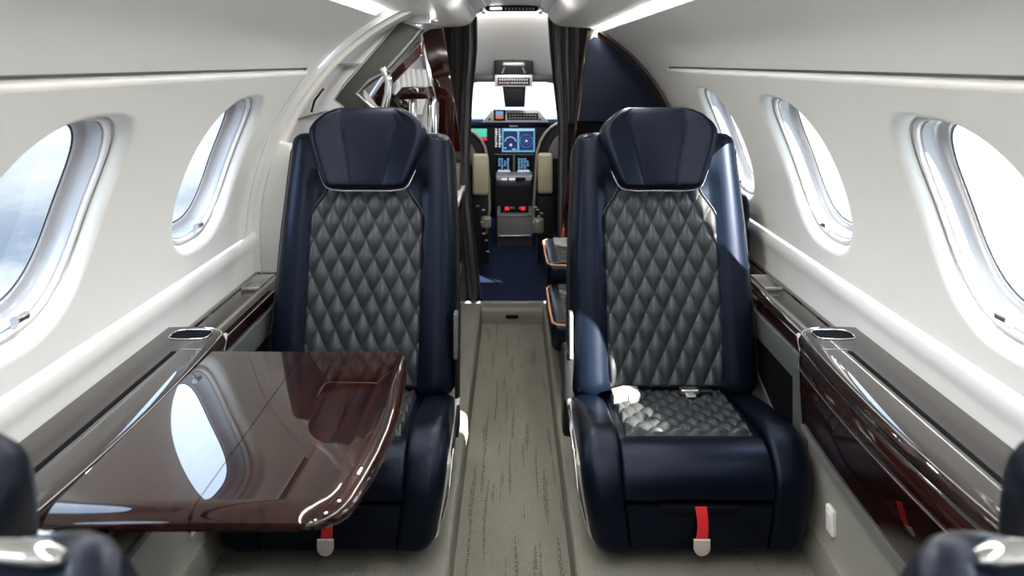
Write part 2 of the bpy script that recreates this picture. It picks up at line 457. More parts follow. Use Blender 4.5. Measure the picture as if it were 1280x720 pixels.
bm = B(); sheet(bm, [[(x, y, z) for x in (-.7, -.1, .1, .7)] for y, z in ((3.655, 0), (4.3, 0), (5.6, 0))])
struct(link('floor_cockpit', bm, 'navycarpet'))
# closing bulkhead behind the camera
bm = B(); prism(bm, [(-.8, -.1)] + [(.86 * math.cos(math.radians(a)) * 1.0, ZR + .86 * math.sin(math.radians(a))) for a in range(-20, 201, 10)][::1] + [(-.8, -.1)][:0] + [(-.8, -.09)], 'y', Y0 - .05, Y0)
struct(link('wall_rear', bm, 'liner'))

# ------------------------------------------------------------------ seats
def rot_back(p, piv, th):
    """p=(x, v up the back, w towards the sitter) -> seat space; sitter side is -y"""
    x, v, w = p; c, s = math.cos(th), math.sin(th)
    return (x, piv[0] + v * s - w * c, piv[1] + v * c + w * s)
def shear(bm, c=.0, hw=.256):
    for v in bm.verts:
        if v.co.z < .22:
            v.co.x *= 1 - .11 * ((.22 - v.co.z) / .18) ** 1.5
def quilt_rows(hwf, v0, v1, nx, ny, dw, dh, amp, placef, power=.55, dz=0.0):
    rows = []
    for j in range(ny + 1):
        v = lerp(v0, v1, j / ny); hw = hwf(v); row = []
        for i in range(nx + 1):
            x = lerp(-hw, hw, i / nx)
            a = abs(math.sin(PI * (x / dw + v / dh))); b_ = abs(math.sin(PI * (x / dw - v / dh)))
            h = amp * (a * b_) ** power
            edge = min(hw - abs(x), (v - v0) * 1.0, (v1 - v) * 1.0)
            h = h * smooth01(edge / .010) - .006 * (1 - smooth01(edge / .006)) + .002 * smooth01(edge / .012)
            row.append(placef(x, v, h + dz))
        rows.append(row)
    return rows
def make_seat(loc, rz, label, aisle, th_deg=13, fine=True, buckles=True, group='club seats', strap=True):
    """seat faces -y in its own space; aisle = +1/-1 side of the seat next to the aisle (own space)"""
    root = empty('club_seat', loc, label, 'seat', 'club seats facing the camera' if fine else 'club seats with their backs to the camera', rz)
    th = math.radians(th_deg); piv = (.385, .243)
    RB = lambda p: rot_back(p, piv, th)
    # side bolsters
    prof = [(.43, .034), (.43, .195)] + arc(.40, .188, .03, 50, 80, 3) + [(.30, .240)] + arc(.125, .146, .120, 88, 178, 14) + [(.003, .11), (.005, .065)] + arc(.027, .054, .021, 190, 265, 4)
    for s in (-1, 1):
        bm = B()
        a, c = (.166, .255 if fine else .205)
        if s < 0: round_prism(bm, prof, -c, -a, .040, .014)
        else: round_prism(bm, prof, a, c, .014, .040)
        shear(bm)
        link('side_bolster', bm, 'navy', root, sharp=60)
    # cushion with a rolled front
    cp = [(.42, .12), (.42, .212), (.14, .239)] + arc(.092, .163, .080, 72, 180, 14) + [(.012, .152), (.018, .142)]
    bm = B(); round_prism(bm, cp, -.1655, .1655, .010); link('cushion', bm, 'navy', root, sharp=60)
    # lower fascia with handle slot, strap and tab
    fp = [(.40, .03), (.40, .134), (.024, .138), (.012, .132), (.013, .09), (.016, .045), (.026, .033)]
    bm = B(); round_prism(bm, fp, -.1655, .1655, .006); shear(bm)
    f = link('front_fascia', bm, 'navy', root, sharp=60)
    bm = B(); prism(bm, [(-.085, .1375), (.085, .1375), (.078, .124), (.066, .119), (-.066, .119), (-.078, .124)], 'y', .0045, .03, .002); link('handle_slot', bm, 'black_and_shade', f)  # proud black slab; the slot's shade is put into its colour
    if strap:
        bm = B()
        rows = []
        for i in range(9):
            v = i / 8; z = .1395 - .070 * v; y = .006 - .004 * math.sin(v * PI) - .004 * v
            xo = .003 * math.sin(v * 3) ; hw = .0125 - .001 * math.sin(v * PI)
            rows.append([(xo - hw, y, z), (xo + hw, y, z), (xo + hw, y - .0022, z), (xo - hw, y - .0022, z)])
        loft(bm, rows); st = link('pull_strap', bm, 'red', root, sharp=30)
        bm = B(); pl = [(-.0175, .075), (-.0175, .060)] + arc(0, .058, .0175, 180, 360, 12) + [(.0175, .075)]
        prism(bm, pl, 'y', -.007, -.001, .001)
        link('strap_tab', bm, 'tab', st)
    # pedestal
    bm = B(); box(bm, -.16, .16, .08, .40, 0, .05, .005); link('pedestal', bm, 'black', root)
    # aisle side cover
    bm = B(); box(bm, min(aisle * .244, aisle * .262), max(aisle * .244, aisle * .262), .06, .42, .035, .205, .008)
    shear(bm); sp = link('side_cover', bm, 'pale', root)
    bm = B(); tube(bm, [(aisle * .262, .07, .05), (aisle * .266, .065, .14), (aisle * .264, .10, .215), (aisle * .262, .30, .228)], .004, 8); shear(bm); link('cover_trim', bm, 'chrome', sp)
    bm = B(); box(bm, min(aisle * .246, aisle * .270), max(aisle * .238, aisle * .256), .40, .48, .10, .33, .012); link('hinge_cover', bm, 'black', root)
    # quilted pan
    nx, ny = (120, 120) if fine else (40, 40)
    ph = lambda x, v, h: (x, v, lerp(.243, .222, (v - .11) / .30) + h)
    bm = B(); sheet(bm, quilt_rows(lambda v: .148, .112, .40, nx, ny, .047, .062, .011, ph))
    link('quilted_pan', bm, 'quilt', root, sharp=0)
    # backrest shell
    VT = .668
    bm = B(); rows = []
    def hwv(v): return interp([(0, .19), (.25, .19), (.45, .235), (.668, .233)], v) if not fine else interp([(0, .247), (.1, .248), (.3, .244), (.5, .233), (.668, .222)], v)
    def row(v, ins, dtop):
        hw = hwv(v) - ins; pts = []
        rf, rb = .045, .030
        # front from +x to -x
        N = 34
        for i in range(N + 1):
            x = hw - rf * .0 - 2 * hw * i / N
            e = hw - abs(x)
            roll = .040 * (1 - math.sqrt(max(0, 1 - (1 - min(e / .040, 1)) ** 2)))
            dip = .014 * (1 - smooth01((abs(x) - .150) / .016)) if v < .53 else .014 * (1 - smooth01((abs(x) - .150) / .016)) * smooth01((.57 - v) / .04)
            pts.append((x, v, .012 + .006 * math.sin(min(1, max(0, (abs(x) - .15) / .08)) * PI) - roll - dip - dtop))
        for i in range(7):
            a = PI / 2 * i / 6
            pts.append((-hw + rb * (1 - math.cos(a)), v, -.075 - rb * math.sin(a) + dtop))
        for i in range(7):
            a = PI / 2 * (6 - i) / 6
            pts.append((hw - rb * (1 - math.cos(a)), v, -.075 - rb * math.sin(a) + dtop))
        return [RB(p) for p in pts]
    rows.append(row(-.03, .03, .03)); rows.append(row(-.022, .012, .012)); rows.append(row(-.005, .002, .002))
    for i in range(28): rows.append(row(.01 + (VT - .035) * i / 27, 0, 0))
    for i in range(1, 7):
        a = PI / 2 * i / 6
        rows.append(row(VT - .025 + .025 * math.sin(a), .022 * (1 - math.cos(a)), .025 * (1 - math.cos(a))))
    loft(bm, rows)
    back = link('backrest', bm, 'navy', root, sharp=60)
    # dark hard shell behind
    for s in (-1, 1):
        bm = B(); rws = []
        for v in (.02, .05, .2, .4, .55, .62, .64):
            h_ = hwv(v) + (.008 if .03 < v < .63 else .002)
            rws.append([RB(p) for p in ((s * h_, v, -.045), (s * h_, v, -.098), (s * (h_ - .03), v, -.112), (s * (h_ - .04), v, -.05))])
        loft(bm, rws)
        link('back_shell', bm, 'black', root, sharp=30)
    # belt/lever on the hinge
    bm = B(); box(bm, min(aisle * .243, aisle * .254), max(aisle * .243, aisle * .254), .39, .43, .31, .43, .004); link('recline_lever', bm, 'sidegrey', root)
    # quilted insert on the back
    def hq(v): return .1565 - .046 * smooth01((v - .43) / .092) ** 1.0 if v > .43 else .1565 - .004 * smooth01((.1 - v) / .1)
    nx, ny = (140, 230) if fine else (30, 50)
    bm = B(); sheet(bm, quilt_rows(hq, -.005, .524, nx, ny, .047, .0935, .012, lambda x, v, h: RB((x, v, h)), .5))
    link('quilted_insert', bm, 'quilt', back, sharp=0)
    bm = B(); pts = [(-hq(v) - .0012, v, .001) for v in [i * .5255 / 30 for i in range(31)]] + [(hq(v) + .0012, v, .001) for v in [.5255 - i * .5255 / 30 for i in range(31)]]
    tube(bm, [RB(p) for p in pts], .0022, 6); link('insert_seam', bm, 'navyd', back)
    # headrest
    HW = [(.506, .080), (.509, .096), (.514, .106), (.522, .113), (.535, .119), (.58, .137), (.635, .156), (.655, .160), (.672, .159), (.690, .149), (.712, .124), (.727, .100), (.734, .086), (.738, .072)]
    bm = B(); rows = []
    vs = [r[0] for r in HW]
    for i, (v, hw) in enumerate(HW):
        tb = min((v - .506) / .012, 1) if v < .6 else min((.738 - v) / .020, 1)
        tb = math.sqrt(max(0, 1 - (1 - max(0, tb)) ** 2))
        xs = lerp(.043, .090, (v - .506) / .232); pts = []; hw *= 1 if fine else .86
        N = 40
        for j in range(N + 1):
            q = 1 - 2 * j / N; x = hw * q; ax = abs(x)
            if ax < xs: f_ = .050 - .004 * (1 - (ax / xs) ** 2)
            else: f_ = .050 + .024 * ((ax - xs) / max(.02, hw - xs))
            e = (hw - ax) / .022
            f_ -= .026 * (1 - math.sqrt(max(0, 1 - (1 - min(1, e)) ** 2)))
            d_ = abs(ax - xs); f_ -= .003 * max(0, 1 - d_ / .0045)
            pts.append((x, v, .004 + (f_ - .004) * tb))
        for q in (-1, -.96, -.85, -.4, 0, .4, .85, .96, 1):
            bk = -.035 * (1 - abs(q) ** 6 * .6)
            pts.append((hw * q, v, .004 + (bk - .004) * tb) if abs(q) < 1 else (hw * q, v, -.002 * tb))
        rows.append([RB(p) for p in pts])
    loft(bm, rows); hr = link('headrest', bm, 'navy', root, sharp=75)
    bm = B()
    hs = 1 if fine else .86
    low = [(.130, .56), (.119, .535), (.113, .522), (.104, .512), (.092, .508)]
    low = [(x * hs, v) for x, v in low]; pts = [(x + .003, v, .026) for x, v in low]
    pts += [(x, .504, .034) for x in (.07, .04, 0, -.04, -.07)] + [(-x - .003, v, .026) for x, v in low[::-1]]
    tube(bm, [RB(p) for p in pts], [.0010] + [.0022] * (len(pts) - 2) + [.0010], 8)
    if fine: link('piping', bm, 'pipe', hr)
    else: bm.free()
    if not fine:
        # bright handle bar across the seat back, seen close to the lens
        bm = B(); tube(bm, [RB(p) for p in [(aisle * x, .674, -.004 - .006 * ((x - .10) / .1) ** 2) for x in [.01 + .185 * i / 16 for i in range(17)]]], [.004] + [.008] * 15 + [.004], 12)
        link('back_handle', bm, 'chrome', root)
    if buckles:
        # buckle half and shoulder reel on the pan
        bm = B(); box(bm, .028, .075, .34, .365, .238, .252, .004); box(bm, .038, .064, .322, .342, .238, .244, .002); bb = link('belt_tongue', bm, 'satin', root)
        bm = B(); box(bm, .070, .110, .345, .362, .235, .248, .003); link('belt_webbing', bm, 'black', bb)
        bm = B(); pr = [(-.150, .228), (-.150, .256), (-.120, .264), (-.085, .262), (-.080, .256), (-.080, .240), (-.088, .234), (-.120, .228)]
        prism(bm, pr, 'y', .30, .345, .006); bk = link('belt_buckle', bm, 'buckle', root)
        bm = B(); box(bm, -.113, -.086, .297, .302, .240, .257, .003); link('buckle_slot', bm, 'sidegrey', bk)
    return root
SY = 1.706
make_seat((-.397, SY, 0), 0, 'navy leather club seat on the left, behind the glossy folding table', 1)
make_seat((.404, SY, 0), 0, 'navy leather club seat on the right of the aisle, with sunlit armrest', -1)
make_seat((-.470, 1.275, 0), PI, 'blurred navy seat back in the bottom left corner, nearest the camera', -1, 35.5, False, False, strap=False)
make_seat((.480, 1.275, 0), PI, 'blurred navy seat back in the bottom right corner, nearest the camera', 1, 35.5, False, False, strap=False)

# ------------------------------------------------------------------ side ledges and table consoles
def ledge(side, ya, yb):
    ld = empty('side_ledge', (side * .72, ya, .40), 'narrow dark veneer ledge along the %s wall beside the seat back' % ('right' if side > 0 else 'left'), 'ledge', 'side ledges')
    def o(n, bm, m, sharp=40):
        for v in bm.verts: v.co -= ld.location
        return link(n, bm, m, ld, sharp)
    ys = [lerp(ya, yb, i / 12) for i in range(13)]
    bm = B(); rows = [[(side * x, y, z) for x, z in ((.778, .455), (.774, .457), (.763, .457), (.760, .453), (.690, .453), (.683, .450), (.679, .442), (.679, .420), (.74, .415), (.778, .415))] for y in ys]
    loft(bm, rows); o('ledge_top', bm, 'ledge')
    bm = B(); loft(bm, [[(side * x, y, z) for x, z in ((.6795, .444), (.674, .440), (.671, .430), (.670, .408), (.676, .404), (.684, .404), (.684, .440))] for y in ys[:]])
    o('ledge_edge', bm, 'wood')
    bm = B(); tube(bm, [(side * .6745, y, .4415) for y in ys], .0022, 8); o('edge_trim', bm, 'chrome')
    # bright tray
    bm = B()
    yt = 2.22
    for w in ((.700, .752, yt, yt + .005), (.700, .752, yt + .13, yt + .136), (.700, .704, yt, yt + .135), (.748, .752, yt, yt + .135)):
        box(bm, min(side * w[0], side * w[1]), max(side * w[0], side * w[1]), w[2], w[3], .4535, .466, .0015)
    box(bm, min(side * .70, side * .752), max(side * .70, side * .752), yt, yt + .135, .4535, .457)
    tr_ = o('metal_tray', bm, 'satin')
    # grey side frame with an open pocket
    bm = B()
    xs = (side * .662, side * .673)
    a, c = min(xs), max(xs)
    box(bm, a, c, ya + .0, ya + .075, .04, .412, .004); box(bm, a, c, ya + .07, yb - .05, .345, .412, .004)
    prism(bm, [(ya + .07, .10), (ya + .07, .15), (2.35, .31), (yb - .05, .31), (yb - .05, .04), (ya + .07, .04)], 'x', a, c)
    o('pocket_frame', bm, 'sidegrey')
    bm = B(); box(bm, min(side * .668, side * .672), max(side * .668, side * .672), ya + .05, yb - .06, .08, .36); o('pocket_lining', bm, 'black_and_shade')
    return ld
ledge(1, 1.815, 2.93); ledge(-1, 1.815, 2.42)
# thin ledge running on behind
for s, yb in ((1, 3.6), (-1, 2.46)):
    bm = B(); box(bm, min(s * .672, s * .785), max(s * .672, s * .785), 2.42 if s < 0 else 2.93, yb, .40, .45, .004)
    struct(link('trim_7' if s > 0 else 'trim_8', bm, 'greysill'))
def console(side):
    ya, yb = .95, 1.815
    cs = empty('table_console', (side * .70, ya, .28), 'glossy wood %s console with chrome edge and %s' % (('right-hand', 'its table stowed') if side > 0 else ('left-hand', 'its table unfolded')), 'console', 'side consoles')
    def o(n, bm, m, sharp=40):
        for v in bm.verts: v.co -= cs.location
        return link(n, bm, m, cs, sharp)
    def bulge(y):
        t_ = (y - ya) / (yb - ya); return .020 * math.sin(PI * max(0, min(1, t_))) ** .8
    N = 40; ys = [lerp(ya, yb - .0, i / N) for i in range(N + 1)]
    def xin(y):      # inner edge, rounded at the far corner
        e = yb - y; r = .05
        c = r - math.sqrt(max(0, r * r - max(0, r - e) ** 2)) if e < r else 0
        return .642 - bulge(y) + c
    ys = ys[:-4] + [yb - .05 * (1 - math.sin(PI / 2 * i / 10)) for i in range(11)]
    ys = sorted(set(round(y, 5) for y in ys))
    # top deck, inner bullnose and front face as one body per part
    bm = B(); rows = []
    for y in ys:
        x = xin(y)
        rows.append([(side * p, y, z) for p, z in ((.779, .489), (.760, .490), (.70, .490), (x + .030, .490), (x + .012, .4885), (x + .004, .485), (x - .002, .478), (x - .004, .470), (x - .002, .462), (x + .006, .456), (.779, .456))])
    loft(bm, rows); top = o('console_top', bm, 'ledge', 50)
    bm = B(); tube(bm, [(side * (xin(y) + .005), y, .4868) for y in ys], .0021, 8); o('chrome_edge', bm, 'chrome')
    bm = B(); tube(bm, [(side * (xin(y) - .001), y, .4600) for y in ys], .0018, 8); o('chrome_edge', bm, 'chrome')
    bm = B(); rows = []
    for y in ys:
        x = xin(y) + .002
        rows.append([(side * p, y, z) for p, z in ((x + .004, .457), (x - .002, .450), (x - .004, .43), (x - .002, .36), (x + .002, .292), (x + .006, .286), (x + .03, .284), (.70, .30), (.70, .455))])
    loft(bm, rows); o('front_panel', bm, 'wood', 50)
    bm = B(); tube(bm, [(side * (xin(y) - .0035), y, .415) for y in ys[:-6]], .0012, 6); o('panel_inlay', bm, 'satin')
    bm = B(); loft(bm, [[(side * p, y, z) for p, z in ((xin(y) + .003, .287), (xin(y) + .002, .276), (xin(y) + .03, .270), (.69, .272), (.69, .287))] for y in ys]); o('lower_rail', bm, 'greysill')
    # the stowage slot
    bm = B()
    box(bm, min(side * .696, side * .706), max(side * .696, side * .706), ya + .02, 1.66, .486, .4915, .001); o('table_slot', bm, 'black_and_shade')
    bm = B(); box(bm, min(side * .650, side * .700), max(side * .650, side * .700), 1.672, 1.674, .4895, .4907); o('deck_joint', bm, 'satin')
    # oval cup recess: flat plate coloured black as a well's shade, bright rim
    pl = [(side * (.707 + .043 * (abs(math.cos(a)) ** .6) * (1 if math.cos(a) > 0 else -1)), 1.762 + .031 * (abs(math.sin(a)) ** .6) * (1 if math.sin(a) > 0 else -1)) for a in [2 * PI * i / 36 for i in range(36)]]
    bm = B(); loft(bm, [[(p[0], p[1], z) for p in pl] for z in (.4885, .4912)]); w_ = o('cup_recess', bm, 'black_and_shade')
    bm = B(); tube(bm, [(p[0], p[1], .4912) for p in pl], .0013, 8, True)
    for v in bm.verts: v.co -= cs.location
    link('recess_rim', bm, 'chrome', w_)
    # pale bracket at the far corner
    bm = B(); tube(bm, [(side * .655, yb + .012, .470), (side * .653, yb - .01, .445), (side * .655, yb - .025, .420)], .006, 8); o('corner_bracket', bm, 'pale')
    return cs
console(1); console(-1)

# unfolded table
tb = empty('folding_table', (-.42, 1.34, .465), 'glossy dark mahogany table unfolded in front of the left seat', 'table')
def table_outline():
    o = [(-.612, 1.045), (-.28, 1.045)]
    o += [(-.262, 1.047), (-.245, 1.053), (-.230, 1.064), (-.219, 1.080), (-.2125, 1.10)]
    o += [(-.205, 1.15), (-.197, 1.22), (-.193, 1.30), (-.194, 1.38), (-.198, 1.46), (-.203, 1.54), (-.209, 1.60)]
    o += [(-.212, 1.618), (-.219, 1.632), (-.231, 1.641), (-.246, 1.644)]
    o += [(-.612, 1.644)]
    return o
def leaf(x0, x1, name):
    """clip the outline between x0 and x1"""
    out = table_outline(); res = []
    n = len(out)
    def clip(poly, inside, cut):
        r = []
        for i in range(len(poly)):
            a, c = poly[i], poly[(i + 1) % len(poly)]
            if inside(a): r.append(a)
            if inside(a) != inside(c): r.append(cut(a, c))
        return r
    cutx = lambda X: (lambda a, c: (X, lerp(a[1], c[1], (X - a[0]) / (c[0] - a[0]))))
    p = clip(out, lambda q: q[0] >= x0 - 1e-9, cutx(x0)); p = clip(p, lambda q: q[0] <= x1 + 1e-9, cutx(x1))
    rows = []
    # bullnose: bevel band, then rounded edge
    for d, z in [(.036 * (1 - math.sin(a)), .482 + .018 * math.cos(a)) for a in [PI / 2 * i / 14 for i in range(15)]] + [(.0, .479), (.003, .475), (.010, .473)]:
        q = inset_poly(p, min(d, .036))
        q = [tuple(lerp(a[i], b_[i], 1 - .62 * smooth01((a[1] - 1.46) / .14)) for i in (0, 1)) for a, b_ in zip(p, q)]
        rows.append([((x0 if abs(a[0] - x0) < 1e-6 else (x1 if abs(a[0] - x1) < 1e-6 else b_[0])), b_[1], z) for a, b_ in zip(p, q)])
    bm = B(); loft(bm, rows)
    for v in bm.verts: v.co -= tb.location
    return link(name, bm, 'wood', tb, sharp=25)
leaf(-.612, -.4235, 'table_leaf'); leaf(-.4222, -.18, 'table_leaf')
bm = B(); box(bm, -.4237, -.4220, 1.047, 1.642, .474, .4965); 
for v in bm.verts: v.co -= tb.location
link('leaf_joint', bm, 'black_and_shade', tb)
for y in (1.12, 1.52):
    bm = B(); tube(bm, [(-.61, y, .468), (-.50, y, .468), (-.32, y, .468)], .005, 8)
    for v in bm.verts: v.co -= tb.location
    link('support_arm', bm, 'satin', tb)
bm = B(); box(bm, -.640, -.595, 1.03, 1.044, .470, .482, .003)
for v in bm.verts: v.co -= tb.location
link('hinge_bracket', bm, 'satin', tb)
# small wall plates
for s in (1, -1):
    bm = B(); box(bm, min(s * .662, s * .673), max(s * .662, s * .673), 1.655, 1.690, .105, .160, .003)
    p = tag(link('wall_plate', bm, 'ivory'), 'small ivory cover plate on the %s lower wall beside the seat' % ('right' if s > 0 else 'left'), 'plate', 'wall plates')
    bm = B(); box(bm, min(s * .660, s * .662), max(s * .660, s * .662), 1.662, 1.683, .115, .150, .001); link('plate_face', bm, 'ivory', p)

# ------------------------------------------------------------------ forward right: side-facing couch and partition
cc = empty('side_facing_couch', (.40, 3.0, 0), 'dark couch with copper piping beyond the right seat, seen from the aisle', 'couch')
def oc(n, bm, m, p=None, sharp=40):
    for v in bm.verts: v.co -= cc.location
    return link(n, bm, m, p or cc, sharp)
bm = B(); box(bm, .17, .625, 2.60, 3.55, 0, .20, .01); oc('base', bm, 'black')
for ya, yb, z, x0 in ((2.575, 3.045, .250, .128), (3.07, 3.53, .318, .134)):
    bm = B(); box(bm, x0, .625, ya, yb, z - .10, z, .028, 6)
    cu = oc('seat_cushion', bm, 'navy')
    bm = B()
    rows = [[(lerp(x0 + .045, .59, i / 30), lerp(ya + .012, yb - .02, j / 60), z + .001 + .005 * abs(math.sin(PI * j / 60 * 13))) for i in range(31)] for j in range(61)]
    sheet(bm, rows); oc('ribbed_insert', bm, 'quilt', cu)
    bm = B(); tube(bm, [(x0 + .30, ya + .003, z - .008), (x0 + .05, ya + .003, z - .008), (x0 + .018, ya + .010, z - .008), (x0 + .005, ya + .03, z - .008), (x0 + .002, ya + .15, z - .008), (x0 + .002, yb - .04, z - .008), (x0 + .02, yb - .01, z - .008)], .0042, 8); oc('piping', bm, 'tan', cu)
bm = B(); box(bm, .60, .745, 2.47, 3.0, .458, .69, .045, 6); oc('couch_back', bm, 'navy')

def px(X, Y, d): return ((X - 640) * d / 1000, ZC + (78 - Y) * d / 1000)
# right partition panel with arched edge
pt = empty('partition', (.50, 3.60, 0), 'tall padded navy partition with an arched edge behind the right seat', 'partition')
D = 3.60
def op(n, bm, m, p=None, sharp=40):
    for v in bm.verts: v.co -= pt.location
    return link(n, bm, m, p or pt, sharp)
arcp = [(RC - .004, a) for a in range(-8, 62, 4)]
outer = [( (RC + .006) * math.cos(math.radians(a)), ZR + (RC + .006) * math.sin(math.radians(a))) for a in range(-30, 61, 3)]
outer = [p for p in outer if p[0] > .36]
bm = B(); prism(bm, [(.235, 0), (.70, 0)] + outer + [(.345, 1.235), (.305, .95)], 'y', D + .004, D + .03, .003); op('board', bm, 'woodv')
inner = [((RC - .030) * math.cos(math.radians(a)), ZR + (RC - .030) * math.sin(math.radians(a))) for a in range(18, 58, 2)]
bm = B(); prism(bm, [px(722, 151, D), (.70, px(722, 151, D)[1])] + inner + [px(742, 46, D), px(734, 52, D)], 'y', D - .035, D + .006, .012, 4); op('padded_panel', bm, 'navy')
bm = B(); tube(bm, [(x * .985 + .003, D - .012, z * 1 - .008) for x, z in outer[8:]], .007, 8); op('arched_rim', bm, 'greysill')
bm = B(); tube(bm, [(px(736, 42, D)[0], D - .02, px(0, 42, D)[1]), (px(731, 70, D)[0], D - .02, px(0, 70, D)[1]), (px(720, 150, D)[0], D - .02, px(0, 150, D)[1]), (px(708, 250, D)[0], D - .02, px(0, 250, D)[1]), (px(699, 320, D)[0], D - .02, px(0, 320, D)[1])], .0085, 10); op('edge_post', bm, 'woodv')
bm = B(); tube(bm, [(px(738, 42, D)[0], D - .028, px(0, 42, D)[1]), (px(733, 70, D)[0], D - .028, px(0, 70, D)[1]), (px(722, 150, D)[0], D - .028, px(0, 150, D)[1])], .003, 8); op('edge_strip', bm, 'satin')
bm = B(); box(bm, .25, .68, D - .010, D + .006, .1, .82, .003); op('lower_recess', bm, 'black_and_shade')

# ------------------------------------------------------------------ curtains
def curtain(side, name, tab, outer_top, outer_bot, label):
    bm = B(); rows = []
    NZ, NX = 40, 90
    for j in range(NZ + 1):
        v = j / NZ; Y = lerp(20, 380, v); z = ZC + (78 - Y) * 3.66 / 1000
        xi = interp(tab, Y); xo = lerp(outer_top, outer_bot, v)
        r = []
        for i in range(NX + 1):
            u = i / NX
            x = lerp(xi, xo, u) + .004 * math.sin(u * 9 + v * 2)
            y = 3.68 + .028 * math.sin(u * 2 * PI * 4.6 + .5 * math.sin(v * 3)) + .004 * math.sin(u * 17 + v * 4)
            r.append((x, y, z))
        rows.append(r)
    sheet(bm, rows)
    bmesh.ops.solidify(bm, geom=bm.faces[:], thickness=.003)
    tag(link('curtain', bm, 'curtain', sharp=0), label, 'curtain', 'doorway curtains')
curtain(-1, 'curtain', [(20, -.160), (60, -.160), (120, -.183), (200, -.199), (260, -.190), (380, -.140)], -.42, -.36, 'pleated dark brown curtain left of the cockpit doorway')
curtain(1, 'curtain', [(20, .163), (60, .172), (100, .186), (160, .210), (300, .208), (380, .165)], .38, .30, 'pleated dark brown curtain right of the cockpit doorway')

# ------------------------------------------------------------------ forward left: entry arch, open stowage door, galley
YA = 2.44
def ringpoly(r0, r1, a0, a1, n=30):
    return [(-r0 * math.cos(math.radians(lerp(a0, a1, i / n))), ZR + r0 * math.sin(math.radians(lerp(a0, a1, i / n)))) for i in range(n + 1)] + \
           [(-r1 * math.cos(math.radians(lerp(a1, a0, i / n))), ZR + r1 * math.sin(math.radians(lerp(a1, a0, i / n)))) for i in range(n + 1)]
bm = B(); prism(bm, ringpoly(RC + .02, RC - .014, -12, 68), 'y', YA - .015, YA + .05, .008, 4)
ar = struct(link('trim_9', bm, 'liner'))
bm = B(); prism(bm, ringpoly(RC - .012, RC - .026, 2, 68), 'y', YA + .03, YA + .06, .004); link('inner_band', bm, 'ceil', ar)
bm = B()     # arched head that runs from the arch to the ceiling lobe
prism(bm, [(-.36, 1.255), (-.33, 1.262), (-.23, 1.262), (-.23, 1.285), (-.36, 1.30)], 'y', YA - .02, YA + .30, .006); link('arch_head', bm, 'ceil', ar)
# vestibule lining beyond the arch
bm = B(); sheet(bm, [[(-(RC - .02) * math.cos(math.radians(a)), y, ZR + (RC - .02) * math.sin(math.radians(a))) for y in (YA + .04, 2.8, 3.2, 3.70)] for a in range(-35, 71, 3)])
struct(link('wall_entry', bm, 'lilac'))
bm = B()
for a in (28, 44): 
    p = (-(RC - .024) * math.cos(math.radians(a)), ZR + (RC - .024) * math.sin(math.radians(a)))
    box(bm, p[0] - .002, p[0] + .004, YA + .05, 2.9, p[1] - .003, p[1] + .003)
struct(link('trim_10', bm, 'greysill'))
bm = B(); lathe_ = [[(-.30 + .022 * q * math.cos(2 * PI * i / 20), 3.0 + .022 * q * math.sin(2 * PI * i / 20), z) for i in range(20)] for q, z in ((1, 1.250), (1, 1.244), (.7, 1.243), (.6, 1.249))]  # fixture and lamp added to brighten the vestibule
loft(bm, lathe_, True, False); tag(link('added_entry_light', bm, 'satin'), 'small round fill light added in the ceiling over the entry, left of the aisle', 'light')
el = bpy.data.lights.new('entry_fill', 'AREA'); el.shape = 'DISK'; el.size = .04; el.energy = 2.5; el.color = (1, .97, .92)
eo = bpy.data.objects.new('entry_fill', el); col.objects.link(eo); eo.location = (-.30, 3.0, 1.240); eo.rotation_euler = (math.radians(-10), math.radians(40), 0)
# white stub wall behind the left seat
bm = B(); prism(bm, [(-.80, .40), (-.80, .80), (-.74, .86), (-.68, .84), (-.60, .70), (-.60, .40)], 'y', YA + .0, YA + .04, .01)
struct(link('wall_stub', bm, 'liner'))
bm = B(); tube(bm, [(px(388, 140, 2.42)[0], 2.425, px(0, 140, 2.42)[1]), (px(392, 125, 2.42)[0], 2.425, px(0, 125, 2.42)[1]), (px(403, 110, 2.42)[0], 2.43, px(0, 110, 2.42)[1])], .006, 8)
tag(link('door_latch', bm, 'chrome'), 'small chrome latch on the white arch behind the left headrest', 'latch')
# dark angled door leaf standing open
D = 2.66
dr = empty('open_stowage_door', (-.45, D, 1.1), 'dark olive angled door panel with pale rims hanging open under the left arch', 'door')
def od(n, bm, m, p=None, sharp=30):
    for v in bm.verts: v.co -= dr.location
    return link(n, bm, m, p or dr, sharp)
A = [px(501, 26, D), px(527, 36, D), px(478, 92, D), px(447, 112, D), px(472, 142, D), px(440, 142, D), px(418, 124, D), px(432, 106, D)]
bm = B(); prism(bm, A, 'y', D, D + .10, .003); od('door_panel', bm, 'bronze')
bm = B()
def seg(pts, r, d_=D - .004): tube(bm, [(px(X, Y, D)[0], d_, px(X, Y, D)[1]) for X, Y in pts], r, 8)
seg([(525, 38), (500, 68), (478, 92), (462, 100), (446, 117), (473, 141)], .0045); seg([(500, 26), (430, 106), (418, 125), (432, 137)], .003); seg([(500, 25), (528, 36)], .004)
od('pale_rim', bm, 'silver')
bm = B(); box(bm, px(512, 0, D)[0], px(535, 0, D)[0], D - .01, D + .06, px(0, 30, D)[1], px(0, 15, D)[1], .004); od('hinge', bm, 'silver')
# chrome grab handle
bm = B(); seg2 = [(px(X, Y, 2.60)[0], 2.60, px(X, Y, 2.60)[1]) for X, Y in ((478, 148), (481, 134), (485, 118), (486, 104), (484, 94), (478, 85))]
tube(bm, seg2, .016, 14, flat=.8)
tag(link('grab_handle', bm, 'chrome'), 'curved chrome grab handle just above the left headrest', 'handle')
